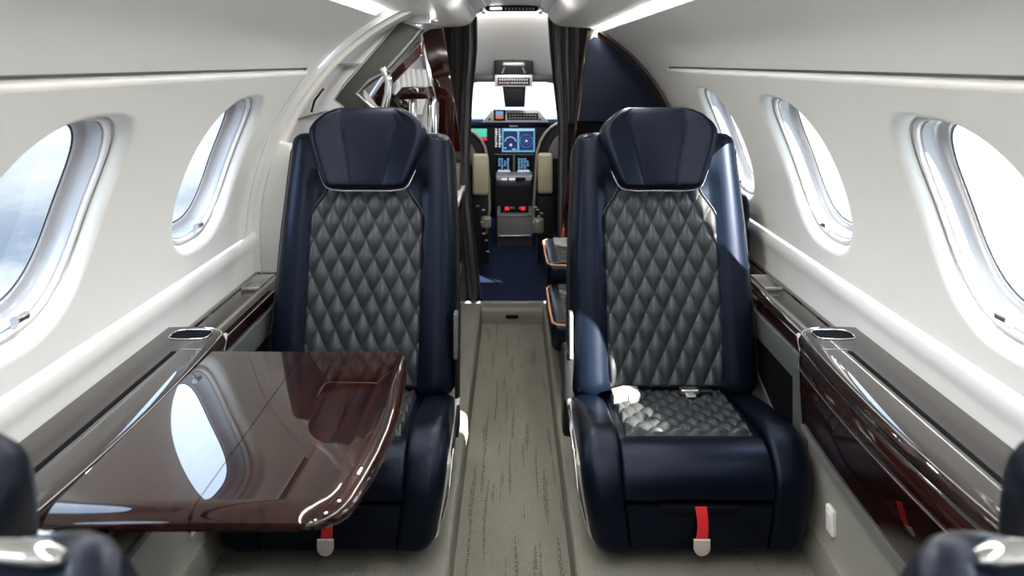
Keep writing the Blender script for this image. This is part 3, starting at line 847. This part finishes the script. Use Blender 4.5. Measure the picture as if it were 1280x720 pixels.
# galley cabinet
gc = empty('galley_cabinet', (-.45, 3.1, 0), 'mahogany galley cabinet with pale counter beyond the left seat', 'cabinet')
def og(n, bm, m, p=None, sharp=30):
    for v in bm.verts: v.co -= gc.location
    return link(n, bm, m, p or gc, sharp)
bm = B(); box(bm, -.66, -.222, 2.72, 3.58, 0, .525, .004); og('cabinet_body', bm, 'woodv')
bm = B(); box(bm, -.66, -.208, 2.70, 3.56, .525, .548, .006); og('countertop', bm, 'countwhite')
bm = B(); box(bm, -.60, -.222, 3.38, 3.58, .548, .66, .004); og('counter_box', bm, 'greysill')
bm = B(); box(bm, -.2215, -.214, 3.20, 3.42, .20, .24, .003); og('door_pull', bm, 'satin')
D = 3.44
up = [px(524, 37, D), px(554, 35, D), px(574, 168, D), px(580, 232, D), px(560, 232, D), px(545, 168, D), px(540, 122, D)]
bm = B(); prism(bm, up, 'y', D, D + .03, .003); og('upright_panel', bm, 'woodv')
bm = B(); tube(bm, [(px(X, Y, D)[0], D - .01, px(X, Y, D)[1]) for X, Y in ((526, 40), (532, 70), (538, 100), (544, 124))], .010, 10, flat=1); og('chrome_strip', bm, 'chrome')
D = 3.0
bm = B(); prism(bm, [px(527, 52, D), px(528, 66, D), px(490, 106, D), px(466, 142, D), px(452, 142, D), px(478, 104, D)], 'y', D, D + .05, .003); og('slanted_brace', bm, 'woodv')
bm = B(); prism(bm, [px(478, 112, D), px(506, 128, D), px(516, 160, D), px(480, 160, D), px(470, 130, D)], 'y', D + .05, D + .10, .003); og('lower_brace', bm, 'wood')
bm = B(); prism(bm, [px(499, 118, D), px(508, 108, D), px(536, 108, D), px(540, 122, D), px(505, 123, D)], 'y', D - .12, D + .12, .004); og('shelf_tray', bm, 'wood')
bm = B(); box(bm, -.46, -.33, 3.50, 3.53, .70, 1.12, .004); og('back_wall', bm, 'lilac')
bm = B()
for i in range(6):
    x0 = px(490 + 7 * i, 0, 3.3)[0]; tube(bm, [(x0, 3.42, ZC - .03), (x0 + .01, 3.42, ZC - .10), (x0 - .015, 3.42, ZC - .22)], .014, 8)
og('folded_linen', bm, 'lilac')
def lathe(bm, cx, cy, prof, n=24):
    loft(bm, [[(cx + r * math.cos(2 * PI * i / n), cy + r * math.sin(2 * PI * i / n), z) for i in range(n)] for r, z in prof])
for cx_, cy_, r_, lab, ztop in ((516, 2.98, .017, 'slim chrome flask, left of the two beside the galley upright', 122), (541, 3.02, .021, 'wider chrome flask, right of the two beside the galley upright', 122)):
    X = (cx_ - 640) * cy_ / 1000; zt = ZC + (78 - ztop) * cy_ / 1000
    r_ = r_ * 1.0
    bm = B(); lathe(bm, X, cy_, [(r_ * .9, .5485), (r_, .555), (r_, .72), (r_ * .96, .725), (r_, .73), (r_, zt - .02), (r_ * .8, zt - .006), (r_ * .3, zt)])
    tag(link('coffee_flask', bm, 'chrome'), lab, 'flask', 'galley flasks')

# ------------------------------------------------------------------ cockpit
DY = 5.2
def pc(X, Y, d=DY): return ((X - 640) * d / 1000, ZC + (78 - Y) * d / 1000)
def pbox(bm, X0, X1, Ya, Yb, d, th, r=0):
    x0, z1 = pc(X0, Ya, d); x1, z0 = pc(X1, Yb, d)
    return box(bm, x0, x1, d, d + th, z0, z1, r)
# ceiling and side shell
bm = B(); rows = []
for y, h, w in ((3.63, 1.318, .55), (3.9, 1.335, .62), (4.3, 1.30, .62), (4.7, 1.20, .60), (5.0, 1.09, .58), (5.18, 1.005, .56), (5.24, .985, .56)):
    rows.append([(w * math.sin(t_), y, h - .30 * (1 - math.cos(t_)) * 1.0) for t_ in [lerp(-PI / 2, PI / 2, i / 20) for i in range(21)]])
sheet(bm, rows); struct(link('ceiling_cockpit', bm, 'cockwhite'))
for s in (-1, 1):
    bm = B(); sheet(bm, [[(s * x, y, z) for y in (3.63, 4.4, 5.7)] for x, z in ((.56, 1.0), (.66, .70), (.68, .3), (.64, 0))])
    struct(link('wall_cockpit_' + ('right' if s > 0 else 'left'), bm, 'cockwhite'))
bm = B(); sheet(bm, [[(.92 * math.cos(math.radians(a)), y, ZR + .92 * math.sin(math.radians(a))) for y in (3.64, 4.4, 5.23)] for a in range(-60, 241, 10)])
struct(link('wall_cockpit_skin', bm, 'lilac'))
bm = B(); box(bm, -.9, .9, 5.60, 5.64, -.1, .64); struct(link('wall_nose', bm, 'panelbk'))
for s in (-1, 1):
    bm = B(); sheet(bm, [[(s * .70, y, z) for y in (5.1, 5.4, 5.62)] for z in (-.05, .3, .64)]); struct(link('wall_nose_side', bm, 'panelbk'))
# bulkhead around the doorway
hd = [(-.43, 1.325), (-.43, 1.45), (.43, 1.45), (.43, 1.325)]
bm = B(); prism(bm, hd, 'y', 3.625, 3.635); struct(link('wall_header', bm, 'cockwhite'))
bm = B(); prism(bm, [(-.90, -.05), (-.41, -.05), (-.41, 1.46), (-.90, 1.2)], 'y', 3.705, 3.72); struct(link('wall_bulkhead_left', bm, 'lilac'))
bm = B(); prism(bm, [(.90, -.05), (.50, -.05), (.50, 1.0), (.36, 1.22), (.36, 1.46), (.90, 1.2)], 'y', 3.64, 3.655); struct(link('wall_bulkhead_right', bm, 'lilac'))
# glareshield + instrument panel
ip = empty('instrument_panel', (0, DY, .5), 'black cockpit instrument panel with lit screens', 'control panel')
def oi(n, bm, m, p=None, sharp=30):
    q = ip.location
    for v in bm.verts: v.co -= q
    return link(n, bm, m, p or ip, sharp)
bm = B(); pbox(bm, 550, 730, 155, 262, DY, .10, .004); oi('panel_body', bm, 'panelbk')
bm = B(); pbox(bm, 550, 730, 149, 157, DY - .05, .35, .015); oi('glareshield', bm, mat('blue_glareshield', (.006, .010, .075), .5))
bm = B(); prism(bm, [pc(603, 152), pc(614, 138), pc(617, 136), pc(670, 136), pc(674, 138), pc(685, 152)], 'y', DY - .09, DY - .02, .006); gp = oi('guidance_panel', bm, 'silver')
for a in ((617, 632, 137, 151, 'black_and_shade', 'standby_display'), (634, 673, 141.5, 150, 'panelbk', 'mode_keys')):
    bm = B(); pbox(bm, a[0], a[1], a[2], a[3], DY - .096, .01, .002); oi(a[5], bm, a[4], gp)
bm = B(); pbox(bm, 619.5, 629, 139, 144, DY - .099, .004); oi('display_sky', bm, 'bluescr2', gp)
bm = B(); pbox(bm, 619.5, 629, 144, 148.5, DY - .099, .004); oi('display_ground', bm, 'orange', gp)
bm = B()
for i in range(10): pbox(bm, 636 + 3.6 * i, 638 + 3.6 * i, 143.4, 144.6, DY - .099, .004); pbox(bm, 636 + 3.6 * i, 638.4 + 3.6 * i, 147, 148, DY - .099, .004)
oi('mode_legends', bm, 'silver', gp)
for X in (612, 675):
    bm = B(); lathe(bm, 0, 0, [(.007, 0), (.007, .012), (.005, .016)], 14)
    x, z = pc(X, 149, DY - .1)
    for v in bm.verts: v.co = Vector((x + v.co.x, DY - .09 - v.co.z, z + v.co.y))
    oi('knob', bm, 'black', gp)
# main displays
def screen(X0, X1, Ya, Yb, m, name='display'):
    bm = B(); pbox(bm, X0, X1, Ya, Yb, DY - .008, .012, .001); return oi(name, bm, m)
md = screen(627.5, 668.5, 160.5, 190, 'cyan', 'main_display')
for a, c in ((629.3, 646.8), (649, 667)):
    bm = B(); pbox(bm, a, c, 164, 188, DY - .010, .006); oi('display_pane', bm, 'bluescr', md)
def ringmark(X, Y, r, a0, a1, n, m, w=.0025, dash=False):
    bm = B(); x, z = pc(X, Y, DY)
    if dash:
        for i in range(n):
            a = math.radians(lerp(a0, a1, i / n)); rr = r * DY / 1000
            p = (x + rr * math.cos(a), z + rr * math.sin(a)); box(bm, p[0] - w, p[0] + w, DY - .013, DY - .010, p[1] - w, p[1] + w)
    else:
        tube(bm, [(x + r * DY / 1000 * math.cos(math.radians(lerp(a0, a1, i / n))), DY - .012, z + r * DY / 1000 * math.sin(math.radians(lerp(a0, a1, i / n)))) for i in range(n + 1)], w, 6)
    oi('display_mark', bm, m, md)
ringmark(638, 178, 7, 10, 170, 14, 'whitelamp', .0022)
ringmark(638.5, 181, 1, 0, 360, 8, 'whitelamp', .004)
ringmark(658, 176, 8, 0, 360, 14, 'whitelamp', .0022, True)
ringmark(658, 176, 4, 0, 360, 8, 'bluescr2', .0022, True)
ringmark(658, 176, .8, 0, 360, 8, 'whitelamp', .004)
bm = B()
for i in range(12): pbox(bm, 630 + 3.2 * i, 632.4 + 3.2 * i, 161.4, 163.2, DY - .012, .003)
pbox(bm, 640, 645, 186, 187, DY - .012, .003); pbox(bm, 630, 633, 184.5, 185.5, DY - .012, .003)
oi('display_mark', bm, 'whitelamp', md)
bm = B()
for i in range(8):
    for j in range(2):
        w = random.uniform(1.8, 3.6); X = 619 + 4.4 * j; pbox(bm, X, X + w, 161 + 3.0 * i, 162.9 + 3.0 * i, DY - .004, .006)
oi('engine_readout', bm, 'whitelamp')
screen(588, 608.5, 161, 171.5, 'teal', 'side_display'); screen(602, 608.5, 172.5, 175.5, 'redlamp', 'side_readout')
for X0 in (620, 644.5):
    t_ = screen(X0, X0 + 20, 196, 216.5, 'black_and_shade', 'touch_display')
    bm = B()
    for i in range(6):
        for j in range(4):
            if random.random() < .85: pbox(bm, X0 + 3 + 3.6 * j, X0 + 3 + 3.6 * j + random.uniform(1.6, 3), 198 + 2.7 * i, 199.7 + 2.7 * i, DY - .012, .004)
    oi('touch_keys', bm, 'bluescr2', t_)
    bm = B(); pbox(bm, X0 + 2.5, X0 + 17.5, 213, 215, DY - .012, .004); oi('key_row', bm, 'whitelamp', t_)
bm = B(); pbox(bm, 618, 667, 192.5, 193.5, DY - .008, .01); pbox(bm, 641.6, 643.4, 193.5, 220, DY - .008, .01); oi('divider', bm, 'greysill')
bm = B(); pbox(bm, 637, 647, 157.2, 158.2, DY - .054, .01); oi('maker_mark', bm, 'silver')
# quadrant and pedestal
pe = empty('centre_pedestal', (.015, 4.7, 0), 'grey centre pedestal with throttle levers between the pilot seats', 'pedestal')
def oe(n, bm, m, p=None, sharp=30):
    for v in bm.verts: v.co -= pe.location
    return link(n, bm, m, p or pe, sharp)
D = 4.95
def pb(bm, X0, X1, Ya, Yb, d, th, r=0):
    x0, z1 = pc(X0, Ya, d); x1, z0 = pc(X1, Yb, d); return box(bm, x0, x1, d, d + th, z0, z1, r)
bm = B(); prism(bm, [pc(620, 220, D), pc(665.5, 220, D), pc(663, 228, D), pc(657, 233, D), pc(628, 233, D), pc(622, 230, D)], 'y', D, D + .2, .003); q_ = oe('radio_panel', bm, 'silver')
bm = B(); pb(bm, 627, 657, 222, 231, D - .006, .01, .001); oe('radio_face', bm, 'panelbk', q_)
bm = B(); pb(bm, 627, 634, 222.5, 225.2, D - .01, .01); pb(bm, 636, 644, 222.5, 225.2, D - .01, .01); oe('white_keys', bm, 'whitelamp', q_)
bm = B()
for i in range(5): pb(bm, 646 + 2.1 * i, 647.2 + 2.1 * i, 226, 227.5, D - .01, .01)
oe('grey_keys', bm, 'silver', q_)
bm = B(); box(bm, -.10, .12, 4.78, 5.0, .0, .36, .01); oe('pedestal_riser', bm, 'panelbk')
bm = B(); prism(bm, [(4.70, .065), (4.70, .185), (4.705, .195), (4.85, .265), (4.95, .265), (4.95, .0), (4.74, .0)], 'x', -.088, .118, .006); bd = oe('pedestal_body', bm, 'silver')
M['pedgrey'] = mat('pedestal_grey', (.075, .072, .085), .45); bd.data.materials[0] = M['pedgrey']
bm = B(); prism(bm, [(4.72, .206), (4.845, .2665), (4.847, .262), (4.722, .202)], 'x', -.068, .098); oe('pedestal_deck', bm, 'black_and_shade')
bm = B()
for x in (-.03, .065): box(bm, x - .013, x + .013, 4.735, 4.76, .215, .232, .003)
oe('lit_button', bm, 'redlamp')
bm = B()
for i in range(9): x = -.058 + .018 * i; box(bm, x, x + .006, 4.80, 4.806, .252, .262, .001)
for x in (-.008, .006, .04): box(bm, x, x + .008, 4.745, 4.75, .222, .232, .001)
oe('deck_legend', bm, 'silver')
bm = B(); tube(bm, [(-.09, 4.699, .188), (.12, 4.699, .188)], .004, 8); tube(bm, [(-.078, 4.698, .072), (.105, 4.698, .072)], .005, 8); oe('bright_edge', bm, 'chrome')
bm = B(); x, z = pc(650, 245, 4.8)
box(bm, x - .028, x + .028, 4.79, 4.80, z - .001, z + .009, .003); box(bm, x - .008, x + .008, 4.79, 4.80, z - .035, z, .002); oe('red_handle', bm, 'redlamp')
bm = B()
for X in (627, 633, 640):
    x, z = pc(X, 240, 4.8); tube(bm, [(x, 4.86, z - .05), (x, 4.83, z), (x, 4.82, z + .03)], .006, 8); box(bm, x - .011, x + .011, 4.80, 4.83, z + .02, z + .036, .004)
oe('throttle_lever', bm, 'black')
bm = B(); pb(bm, 640, 645, 231.5, 235, D - .16, .01); oe('red_key', bm, 'redlamp')
bm = B(); pb(bm, 647, 650, 232, 234, D - .16, .01); pb(bm, 651.5, 655, 232, 234, D - .16, .01); oe('white_key', bm, 'whitelamp')
# overhead console, beam and centre post
D = 4.95
oh = empty('overhead_console', (.01, D, 1.1), 'dark overhead console with switch panel at the top of the windshield', 'console')
def oo(n, bm, m, p=None, sharp=30):
    for v in bm.verts: v.co -= oh.location
    return link(n, bm, m, p or oh, sharp)
bm = B(); pb(bm, 617.5, 666.5, 64.5, 95, D, .16, .010); oo('console_body', bm, mat('dark_navy_console', (.003, .003, .009), .5, spec=.2))
bm = B(); pb(bm, 628, 656, 77.5, 82.5, D - .012, .02, .008); oo('light_bar', bm, 'silver')
for s in (-1, 1):
    bm = B(); x, z = pc(642 + s * 12.5, 88, D); tube(bm, [(x - s * .006, D - .012, z + .020), (x + s * .008, D - .016, z - .018)], .008, 10); oo('map_light', bm, 'chrome')
bm = B(); pb(bm, 618.5, 665.5, 93.5, 108.5, D - .03, .06, .003); sp_ = oo('switch_panel', bm, 'silver')
bm = B(); pb(bm, 622, 662.5, 97, 106.5, D - .033, .01, .001); oo('switch_field', bm, 'panelbk', sp_)
bm = B()
for i in range(12):
    for j in range(2):
        pb(bm, 624 + 3.1 * i, 625.8 + 3.1 * i, 98.5 + 4 * j, 100.6 + 4 * j, D - .037, .006)
oo('switches', bm, 'silver', sp_)
bm = B()
for X in (625.5, 631, 635.5): pb(bm, X, X + 2.4, 103, 105, D - .039, .006)
oo('red_switches', bm, mat('dull_red', (.25, .02, .03), .5), sp_)
bm = B(); prism(bm, [pc(628, 108, D), pc(657.5, 108, D), pc(656, 134, D), pc(631, 134, D)], 'y', D, D + .05, .004); oo('centre_post', bm, 'panelbk')
bm = B(); pb(bm, 560, 720, 93.5, 102.8, 5.10, .08, .004); struct(link('trim_11', bm, mat('navy_beam', (.008, .008, .018), .4)))
# windshield pane beyond
bm = B(); sheet(bm, [[(x, y, z) for x in (-.6, 0, .6)] for y, z in ((5.26, 1.02), (5.55, .66))]); wsd = struct(link('window_12', bm, 'glass'))
pl_ = bpy.data.lights.new('cockpit_fill', 'AREA'); pl_.shape = 'RECTANGLE'; pl_.size = .30; pl_.size_y = .05; pl_.energy = 10.0; pl_.color = (1, .97, .92)  # fill lamp added to brighten the cockpit
po = bpy.data.objects.new('cockpit_fill', pl_); col.objects.link(po); po.location = (0, 3.72, 1.30); po.rotation_euler = (math.radians(100), 0, 0)
# pilot seats
def pilot_seat(s, label):
    D = 4.15
    X0 = 640 + (s * 34 if s < 0 else s * 30)
    ps = empty('pilot_seat', (s * .32, D, 0), label, 'seat', 'pilot seats')
    def oq(n, bm, m, p=None, sharp=40):
        for v in bm.verts: v.co -= ps.location
        return link(n, bm, m, p or ps, sharp)
    if s < 0:
        edge = [(587, 163), (594, 167), (601, 174), (606, 184), (609, 198), (611, 225), (612, 262), (608, 292)]; pad = (590.5, 610, 193, 245)
        lowp = (601, 614, 272, 286)
    else:
        edge = [(697, 154), (689, 159), (682, 166), (676, 176), (671.5, 190), (669.5, 220), (667, 262), (667, 292)]; pad = (672.5, 691, 192, 243)
        lowp = (667, 680, 274, 293)
    E = [pc(X, Y, D) for X, Y in edge]
    xo = s * .50
    bm = B(); prism(bm, E + [(xo, E[-1][1]), (xo, E[0][1])], 'y', D + .01, D + .09, .008); oq('seat_shell', bm, 'panelbk')
    bm = B(); tube(bm, [(x, D + .005, z) for x, z in E], .0075, 10); oq('shell_edge', bm, 'oliveb')
    inner = [(x + s * .045, z - .035) for x, z in E[1:5]]
    bm = B(); prism(bm, inner + [(xo, inner[-1][1]), (xo, inner[0][1])], 'y', D - .005, D + .012, .004); oq('back_pad', bm, mat('grey_back_%d' % s, (.06, .06, .07), .5))
    bm = B(); pb(bm, *pad, D - .06, .055, .016); oq('armrest_pad', bm, 'olive')
    bm = B(); pb(bm, *lowp, D - .05, .06, .014); oq('lower_pad', bm, 'oliveb')
    bm = B(); pb(bm, min(pad[0], pad[1]) - 1, max(pad) if False else pad[1] + 1, 245, 330, D - .0, .05, .005); oq('seat_frame', bm, 'black')
    bm = B(); random.seed(3 + s)
    for i in range(7):
        X = (lowp[0] if s < 0 else lowp[0] + 4) + random.uniform(-6, 8); Y = random.uniform(252, 318)
        x, z = pc(X, Y, D - .06); tube(bm, [(x, D - .06, z), (x + .006, D - .065, z + .002), (x + .010, D - .06, z)], .004, 8)
    oq('adjuster_knob', bm, 'silver')
    bm = B(); box(bm, min(s * .17, s * .45), max(s * .17, s * .45), D + .0, D + .4, 0, .10, .01); oq('seat_base', bm, 'black')
    return ps
pilot_seat(-1, 'dark pilot seat left of the centre pedestal with beige armrest pad')
pilot_seat(1, 'dark pilot seat right of the centre pedestal with beige armrest pad')

# ------------------------------------------------------------------ sky, sun, camera
w = bpy.data.worlds.new('sky'); bpy.context.scene.world = w; w.use_nodes = True
t = w.node_tree; L = t.links.new
bg = t.nodes['Background']
tc = t.nodes.new('ShaderNodeTexCoord'); sp = t.nodes.new('ShaderNodeSeparateXYZ'); L(tc.outputs['Generated'], sp.inputs[0])
def N(kind, **kw):
    n = t.nodes.new(kind)
    for a, v in kw.items(): setattr(n, a, v)
    return n
ramp = N('ShaderNodeValToRGB'); r = ramp.color_ramp
mr = N('ShaderNodeMapRange'); mr.inputs['From Min'].default_value = -1; mr.inputs['From Max'].default_value = 1
L(sp.outputs['Z'], mr.inputs['Value']); L(mr.outputs['Result'], ramp.inputs['Fac'])
def stops(rr, lst):
    rr.elements[0].position = lst[0][0]; rr.elements[0].color = (*lst[0][1], 1)
    rr.elements[1].position = lst[1][0]; rr.elements[1].color = (*lst[1][1], 1)
    for p, c in lst[2:]:
        e = rr.elements.new(p); e.color = (*c, 1)
SKY = 1.0
stops(r, [(0, (.16, .20, .24)), (.30, (.20, .25, .26)), (.42, (.21, .235, .25)), (.49, (.235, .25, .255)), (.53, (.42, .50, .58)), (.60, (.62, .76, .95)), (1, (.52, .70, .95))])
cl = N('ShaderNodeTexNoise'); cl.inputs['Scale'].default_value = 2.6; cl.inputs['Detail'].default_value = 7; cl.inputs['Roughness'].default_value = .6
mpp = N('ShaderNodeMapping'); mpp.inputs['Scale'].default_value = (1, 1, 3.2); L(tc.outputs['Generated'], mpp.inputs['Vector']); L(mpp.outputs['Vector'], cl.inputs['Vector'])
cr = N('ShaderNodeMapRange'); cr.inputs['From Min'].default_value = .47; cr.inputs['From Max'].default_value = .62; L(cl.outputs['Fac'], cr.inputs['Value'])
# cloud shade only below the horizon on the left side
zm = N('ShaderNodeMapRange'); zm.inputs['From Min'].default_value = -.06; zm.inputs['From Max'].default_value = -.18; L(sp.outputs['Z'], zm.inputs['Value'])
xm = N('ShaderNodeMapRange'); xm.inputs['From Min'].default_value = .0; xm.inputs['From Max'].default_value = -.25; L(sp.outputs['X'], xm.inputs['Value'])
m1 = N('ShaderNodeMath', operation='MULTIPLY'); L(cr.outputs[0], m1.inputs[0]); L(zm.outputs[0], m1.inputs[1])
m2 = N('ShaderNodeMath', operation='MULTIPLY'); L(m1.outputs[0], m2.inputs[0]); L(xm.outputs[0], m2.inputs[1])
mixc = N('ShaderNodeMix', data_type='RGBA'); L(m2.outputs[0], mixc.inputs['Factor'])
mixl = N('ShaderNodeMix', data_type='RGBA'); ml = N('ShaderNodeMath', operation='MULTIPLY'); L(xm.outputs[0], ml.inputs[0]); zl = N('ShaderNodeMapRange'); zl.inputs['From Min'].default_value = .02; zl.inputs['From Max'].default_value = -.05; L(sp.outputs['Z'], zl.inputs['Value']); L(zl.outputs[0], ml.inputs[1])
L(ml.outputs[0], mixl.inputs['Factor']); L(ramp.outputs['Color'], mixl.inputs['A']); mixl.inputs['B'].default_value = (.118, .130, .134, 1)
L(mixl.outputs['Result'], mixc.inputs['A']); mixc.inputs['B'].default_value = (.045, .058, .078, 1)
L(mixc.outputs['Result'], bg.inputs['Color']); bg.inputs['Strength'].default_value = 5.5

sd = bpy.data.lights.new('sun', 'SUN'); sd.energy = 40.0; sd.angle = math.radians(.6); sd.color = (1, .95, .85)
so = bpy.data.objects.new('sun', sd); col.objects.link(so)
so.rotation_euler = Vector((1, -1.33, .93)).to_track_quat('Z', 'Y').to_euler()

cd = bpy.data.cameras.new('camera'); cam = bpy.data.objects.new('camera', cd); col.objects.link(cam)
cam.location = (0, 0, ZC); cam.rotation_euler = (PI / 2, 0, 0)
cd.sensor_width = 36; cd.lens = 36 * 1000 / 1280; cd.shift_y = -(360 - 78) / 1280
cd.clip_start = .02
cd.dof.use_dof = True; cd.dof.focus_distance = 2.0; cd.dof.aperture_fstop = 5
sc = bpy.context.scene; sc.camera = cam
sc.view_settings.view_transform = 'Standard'; sc.view_settings.look = 'None'; sc.view_settings.gamma = 1
sc.view_settings.use_curve_mapping = False; sc.view_settings.exposure = 0.80
sc.cycles.use_denoising = True
sc.cycles.max_bounces = 10; sc.cycles.diffuse_bounces = 5; sc.cycles.sample_clamp_indirect = 6
sc.cycles.transparent_max_bounces = 8
